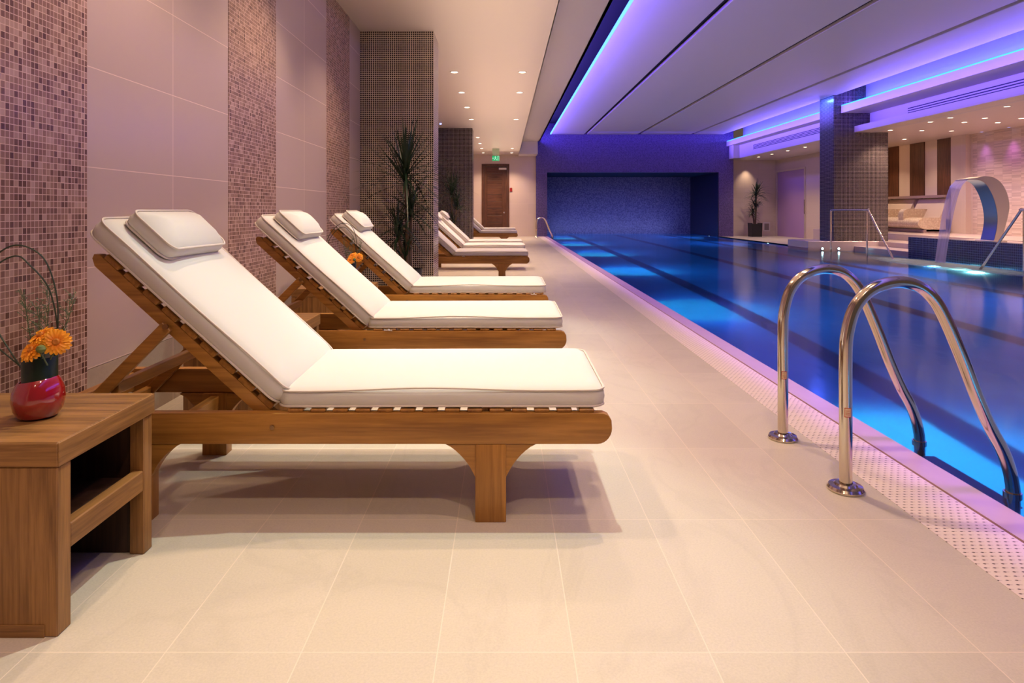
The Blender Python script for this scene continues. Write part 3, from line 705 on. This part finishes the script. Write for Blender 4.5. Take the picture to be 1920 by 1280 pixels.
# ------------------------------------------------------------------ pool ladders and hand rails
def smooth_path(pts, per=6):
    P = [Vector(p) for p in pts]; Q = [2*P[0]-P[1]]+P+[2*P[-1]-P[-2]]; out = []
    for i in range(1, len(Q)-2):
        for k in range(per):
            u = k/per; a, b, c, d = Q[i-1], Q[i], Q[i+1], Q[i+2]
            out.append(.5*((2*b)+(c-a)*u+(2*a-5*b+4*c-d)*u*u+(3*b-a-3*c+d)*u**3))
    out.append(P[-1]); return out
RAIL = [(0, 0), (0, .3), (0, .5), (.006, .60), (.036, .70), (.098, .768), (.19, .797), (.275, .783), (.335, .735), (.38, .66), (.44, .52), (.50, .364), (.552, .245), (.595, .165), (.622, .098), (.638, .03), (.642, -.05), (.642, -.5), (.642, -.85)]
def make_ladder(label):
    L = thing('pool_ladder', label, 'pool ladder', (1.312, 2.437, 0), group='steel pool ladders')
    for y in (0, .548):
        r = MB().tube([(x, y, z) for x, z in smooth_path([(a, b, 0) for a, b in RAIL]) for z in [z]] if False else [(p.x, y, p.y) for p in smooth_path([(a, b, 0) for a, b in RAIL])], .0235, 20).build('handrail', M['steel'], L)
        MB().lathe([(.0, .0), (.064, 0), (.066, .008), (.06, .017), (.042, .02), (.036, .027), (.0245, .028)], c=(0, y, .001), n=32).build('flange', M['steel'], r)
        MB().lathe([(.0245, -.012), (.03, -.012), (.03, .012), (.0245, .012)], c=(.6405, y, -.02), n=20).build('collar', M['steel'], r)
        z = .285
        st = MB()
        for k in range(6):
            pass
        a0, a1 = -2.25, -1.2
        st.quads([[(.0238*math.cos(a0+(a1-a0)*k/6), y+.0238*math.sin(a0+(a1-a0)*k/6), z+h) for k in range(7)] for h in (0, .036)])
        s_ = st.build('sticker', M['label_paper'], r, smooth=False)
        bd = MB()
        def line(b0, b1, h0, h1): bd.quads([[(.0241*math.cos(b0+(b1-b0)*k/5), y+.0241*math.sin(b0+(b1-b0)*k/5), z+h) for k in range(6)] for h in (h0, h1)])
        line(a0, a1, 0, .0025); line(a0, a1, .0335, .036); line(a0, a0+.08, 0, .036); line(a1-.08, a1, 0, .036)
        for h in (.009, .016, .024): line(a0+.2, a1-.25, h, h+.0016)
        bd.build('sticker_print', M['label_red'], s_, smooth=False)
    for z in (-.16, -.45, -.74):
        MB().box(.56, .70, .02, .528, z-.02, z, .006).build('tread', M['white_plastic'] if False else plain('tread_blue', lin(40, 60, 150), .5), L)
    return L
lad = make_ladder('large steel pool ladder in the foreground with two arched handrails')
dup(lad, (1.312, 25.4, 0), 0, 'small distant steel pool ladder by the violet portal wall')

def stair_rail(y_post, y_mid, y_low, x, label, zt=1.09, zb=-.25):
    g = thing('stair_handrail', label, 'handrail', (x, (y_post+y_low)/2, 0), group='slanted pool step handrails'); o = (y_post+y_low)/2
    sgn = 1 if y_post > y_low else -1
    path = [(0, y_post-o, zb), (0, y_post-o, zt-.12), (0, y_post-o-sgn*.03, zt-.035), (0, y_post-o-sgn*.12, zt), (0, y_mid-o+sgn*.12, zt), (0, y_mid-o-sgn*.02, zt-.015), (0, y_mid-o-sgn*.1, zt-.1), (0, y_low-o, zb)]
    MB().tube(smooth_path(path, 5), .022, 12).build('handrail', M['steel'], g)
    MB().tube([(0, y_mid-o+sgn*.04, zt-.01), (0, y_mid-o+sgn*.04, zb)], .02, 12).build('post', M['steel'], g)
stair_rail(17.2, 15.45, 14.25, 8.86, 'thin steel step handrail standing before the broad column')
stair_rail(9.0, 10.9, 12.05, 8.9, 'thin steel step handrail slanting into the water at the right edge of the photo')

# ------------------------------------------------------------------ waterfall spout and falling water
inn = [(9.66, 1.722), (9.85, 1.722), (10.02, 1.64), (10.15, 1.44), (10.235, 1.2), (10.275, .95), (10.26, .7), (10.2, .45)]
out = [(10.36, .45), (10.43, .72), (10.50, 1.0), (10.52, 1.2), (10.47, 1.44), (10.36, 1.64), (10.2, 1.76), (10.0, 1.79), (9.85, 1.76), (9.66, 1.735)]
P = [Vector((a, b, 0)) for a, b in inn]; Q = [Vector((a, b, 0)) for a, b in out]
poly = [(p.x, p.y) for p in smooth_path(P, 4)] + [(p.x, p.y) for p in smooth_path(Q, 4)]
ws = thing('waterfall_spout', 'curved steel swan neck spout pouring water over the navy mosaic wall', 'waterfall spout', (10.28, 13.4, .40))
MB().prism([(x-10.28, z-.40) for x, z in poly], -.19, .19, 'xz').build('spout_body', M['steel_brushed'], ws, ang=50)
ish = MB(); Ip = smooth_path(P, 5)
ish.quads([[(p.x-10.28-(.004 if p.y < 1.6 else 0), y, p.y-.40-(.004 if p.y >= 1.6 else 0)) for y in (-.186, .186)] for p in Ip[2:]])
ish.build('inner_reflection_sheet', plain('steel_painted_reflection', (.22, .34, .46, 1), .28, 1), ws)  # added sheet, the pool's blue reflection is put into its colour
MB().box(-.16, .16, -.24, .24, 0.0, .052, .006).build('base_plate', M['steel_brushed'], ws)
fw = MB(); rows = []
for k in range(15):
    t_ = k/14; z = 1.722 - 1.755*t_**1.0
    x = 9.665 - .46*math.sqrt(max(0, (1.722-z)/1.755))
    w_ = .18 - .02*t_
    rows.append([(x, 13.4+w_*e, z) for e in (-1, -.5, 0, .5, 1)])
o = fw.quads(rows).build('falling_water', M['fall']); tag(o, 'sheet of water falling from the steel spout into the pool', 'water', kind='stuff')
bm = MB().lathe([(0, 0), (.3, 0), (.6, 0), (.8, 0), (1, 0)], n=40).build('foam', M['foam'], loc=(8.9, 12.9, WATER+.006)); bm.scale = (.68, 2.4, 1)
tag(bm, 'pale churned water below the steel spout', 'foam', kind='stuff')

# ------------------------------------------------------------------ tiled heated bench
bn = thing('tiled_bench', 'long beige tiled bench with rolled pebble seat under the wood panels', 'bench', (12.2, 20.2, .42))
def bprism(name, poly, y0, y1, m, par=bn): return MB().prism([(x-12.2, z-.42) for x, z in poly], y0-20.2, y1-20.2, 'xz').build(name, m, par, ang=40)
roll = [(12.95, .46), (12.95, .86)] + [(12.38+.28*math.cos(a)*.9, .70+.17*math.sin(a)) for a in [PI/2+PI*k/10 for k in range(11)]] + [(12.38, .46)]
bprism('seat', roll, 18.6, 22.9, M['pebble'])
bprism('plinth', [(12.3, .42), (13.05, .42), (13.05, .52), (12.3, .52)], 18.6, 22.9, M['mirror_tile'])
bprism('ledge', [(12.9, 1.46), (13.165, 1.46), (13.165, 1.54), (12.9, 1.54)], 18.6, 22.9, M['mirror_tile'])
for y0, y1 in ((18.62, 19.95), (20.15, 21.45), (21.65, 22.9)):
    bprism('backrest', [(12.75, .82), (13.16, .82), (13.16, 1.44), (13.05, 1.44)], y0, y1, M['beige_plain'])
for y in (20.05, 21.55):
    bprism('back_strip', [(13.02, 1.15), (13.165, 1.15), (13.165, 1.46), (13.06, 1.46)], y-.1, y+.1, M['mirror_tile'])
for y in (19.45, 20.75):
    arm = [(12.9, .6), (12.9, 1.12)] + [(12.32+.16*math.cos(a), .98+.15*math.sin(a)) for a in [PI/2+PI*k/8 for k in range(5)]] + [(12.16, .6)]
    bprism('armrest', arm, y-.12, y+.12, M['pebble'])

# pool lamps
for i, (x, y, z) in enumerate(((9.0, 21.6, -.16), (9.0, 27.8, -.16))):
    d = thing('pool_lamp', ['small white underwater lamp in the far pool wall, closer to the plinth', 'small white underwater lamp in the far pool wall, closer to the recess'][i], 'pool lamp', (x, y, z), group='underwater lamps in the right pool wall')
    MB().lathe([(.0, .012), (.085, .012)], n=20, mat=Matrix.Rotation(-PI/2, 4, 'Y')).build('lamp_lens', M['pool_lens'], d)
    MB().lathe([(.085, .0), (.085, .016), (.11, .016), (.115, 0)], n=20, mat=Matrix.Rotation(-PI/2, 4, 'Y')).build('trim_ring', M['steel'], d)
for i, x in enumerate((8.75, 9.2)):
    d = thing('pool_lamp', ['small lamp in the plinth front below the broad column, left one', 'small lamp in the plinth front below the broad column, right one'][i], 'pool lamp', (x, 17.45, .03), group='lamps in the plinth front')
    MB().lathe([(.0, .012), (.03, .012)], n=16, mat=Matrix.Rotation(PI/2, 4, 'X')).build('lamp_lens', M['pool_lens'], d)
    MB().lathe([(.03, .0), (.03, .014), (.042, .014), (.045, 0)], n=16, mat=Matrix.Rotation(PI/2, 4, 'X')).build('trim_ring', M['steel'], d)

# ------------------------------------------------------------------ light
def spot(x, y, z, P, col, ang=100, blend=.7, size=.05, tgt=None):
    l = bpy.data.lights.new('spot', 'SPOT'); l.energy = P; l.color = col[:3]; l.spot_size = math.radians(ang); l.spot_blend = blend; l.shadow_soft_size = size
    o = bpy.data.objects.new('spot_lamp', l); COL.objects.link(o); o.location = (x, y, z)
    if tgt: o.rotation_euler = (Vector(tgt)-Vector((x, y, z))).to_track_quat('-Z', 'Y').to_euler()
    return o
def area(loc, rot, sx, sy, P, col):
    l = bpy.data.lights.new('area', 'AREA'); l.shape = 'RECTANGLE'; l.size = sx; l.size_y = sy; l.energy = P; l.color = col[:3]
    o = bpy.data.objects.new('strip_or_fill_lamp', l); COL.objects.link(o); o.location = loc; o.rotation_euler = rot; return o
WARM = (1.0, .70, .47); PEACH = (1.0, .71, .50); COOL = (.87, 1.0, .85); VIOLET = (.15, .09, 1.0); BLUE = (.05, .12, 1.0); CYAN = (.10, 1.0, .86)
# cool strong lamps above the first loungers
for y, P, ty in ((2.74, 238, 1.9), (4.3, 190, 3.9), (5.9, 190, 5.5)): spot(.15, y, 3.38, P, COOL, 56, .6, .03, (-.4, ty, .2))
for x, y, P in ((.38, .05, 150), (-.8, .0, 60), (-.5, -1.6, 210), (-1.1, 3.0, 120), (-1.1, 4.8, 120), (-.9, 6.6, 120), (.31, 5.2, 230), (.85, 3.4, 190), (1.05, 1.5, 95)): spot(x, y, 3.38, P, WARM, 110, .8, .04)  # the lamp behind the camera is added to warm the cushion sides
for y in (10.75, 12.6, 14.4, 16.3, 20.3, 22.1, 23.9, 25.7): spot(-.84, y, 3.38, 165, PEACH, 110, .8, .05)
for y in (10.75, 12.6, 16.3, 23.9, 25.7): spot(.31, y, 3.38, 225, PEACH, 110, .8, .05)
for y in (25.45, 24.18, 22.84, 21.52): spot(10.21, y, 3.19, 110, PEACH, 110, .8, .05)
spot(10.35, 26.95, 3.1, 60, PEACH, 80, .9, .03)
for pts in R3.values():
    for x, y in pts: spot(x, y, 3.19, 120, PEACH, 120, .8, .05)
spot(12.0, 21.2, 3.19, 130, PEACH, 120, .8, .05)  # added lamp without a fitting, brightens the dark end of the bench
spot(10.4, 11.3, 3.19, 170, PEACH, 120, .8, .05)  # unseen lamp added in line with the row to light the spout
for y in (10.5, 7.5): spot(11.2, y, 3.19, 160, PEACH, 120, .8, .05)
spot(13.0, 17.38, 3.18, 30, (.6, .2, 1), 70, .9, .03); spot(13.0, 16.44, 3.18, 30, (.7, .15, 1), 70, .9, .03)
# cove strips
LY = (Y0+YF)/2; LL = YF-Y0-.6
area((1.55, LY, 3.9), (0, math.radians(-142), 0), .1, LL, 560, VIOLET)
area((9.55, LY, 4.0), (0, math.radians(142), 0), .1, LL, 400, VIOLET)
area((9.7, LY, 4.02), (0, math.radians(-105), 0), .1, LL, 240, BLUE)
area((5.5, YF-1.0, 4.2), (math.radians(55), 0, 0), 7, .1, 24, (.07, .03, 1))  # added violet wash on the portal wall, no strip runs here
l = area((5.2, 28.2, .15), (math.radians(105), 0, 0), 6.2, .3, 27, (.34, .38, 1)); l.data.spread = math.radians(110)  # added lamp, stands in for pool light thrown on the recess wall
# added unseen lamps standing in for bounced and spilled light
area((5.5, 12.5, .05), (PI, 0, 0), 7, 26, 165, (.55, .52, .74))  # added uplight, imitates pool light coming up through the water
l = area((-.1, 12, 2.7), (PI, 0, 0), 1.5, 26, 85, (1, .78, .62)); l.data.spread = math.radians(125)  # added uplight that brightens the low left ceiling
l = area((8.5, LY, 3.72), (0, math.radians(-92), 0), .1, LL, 230, VIOLET); l.data.spread = math.radians(80)  # added violet fill for the ledge and soffit faces
area((8.85, 17.9, 4.2), (0, math.radians(-20), 0), .08, .7, 45, BLUE)  # added blue fill for the left face of the broad column
l = area((1.5, LY, 3.86), (0, math.radians(-4), 0), .05, LL, 26, (.42, .12, 1)); l.data.spread = math.radians(8)  # added narrow beam that tints the coping violet
# underwater lamps along the left wall and the right wall
for y in (-.4, 4.1, 8.6, 13.1, 17.6, 22.2, 26.8):
    spot(1.87, y, -.35, 420, CYAN, 72, 1, .08, (2.45, y, -1.43))
for y in (3, 8, 13, 18, 23, 28):
    spot(1.87, y+.5, -.5, 330, (.03, .42, .95), 165, 1, .1, (5.0, y+.5, -1.0))  # wide blue fill added to lift the dark basin
    l = spot(8.8, y, -.5, 560, (.05, .33, .95), 160, 1, .1, (5.0, y, -1.2))
for i, (x, y) in enumerate(((9.2, 13.4), (9.1, 12.6), (8.85, 11.9))):
    l = spot(x, y, -.6, 420, (.3, .95, 1), 165, 1, .1, (x-.2, y, 1)); l.data.energy = 600; l.visible_transmission = i == 2  # two lamps hidden from view are added to light the foam from below

W = bpy.data.worlds.new('World'); S.world = W; W.use_nodes = True
W.node_tree.nodes['Background'].inputs[0].default_value = (.50, .35, .28, 1); W.node_tree.nodes['Background'].inputs[1].default_value = .2

# ------------------------------------------------------------------ camera
cd = bpy.data.cameras.new('Camera'); cam = bpy.data.objects.new('Camera', cd); COL.objects.link(cam)
cam.location = (0, 0, 1.071); cam.rotation_euler = (PI/2, 0, 0)
cd.sensor_width = 36; cd.lens = 1190/1920*36; cd.shift_x = 15/1920; cd.shift_y = -245/1920; cd.clip_start = .05; cd.clip_end = 200
S.camera = cam
S.view_settings.view_transform = 'Standard'; S.view_settings.look = 'None'; S.view_settings.exposure = -.1
c = S.cycles
c.use_adaptive_sampling = True; c.adaptive_threshold = .02; c.use_denoising = True; c.max_bounces = 7; c.diffuse_bounces = 3; c.glossy_bounces = 4; c.transmission_bounces = 4; c.transparent_max_bounces = 8
c.sample_clamp_indirect = 4; c.caustics_reflective = False; c.caustics_refractive = False
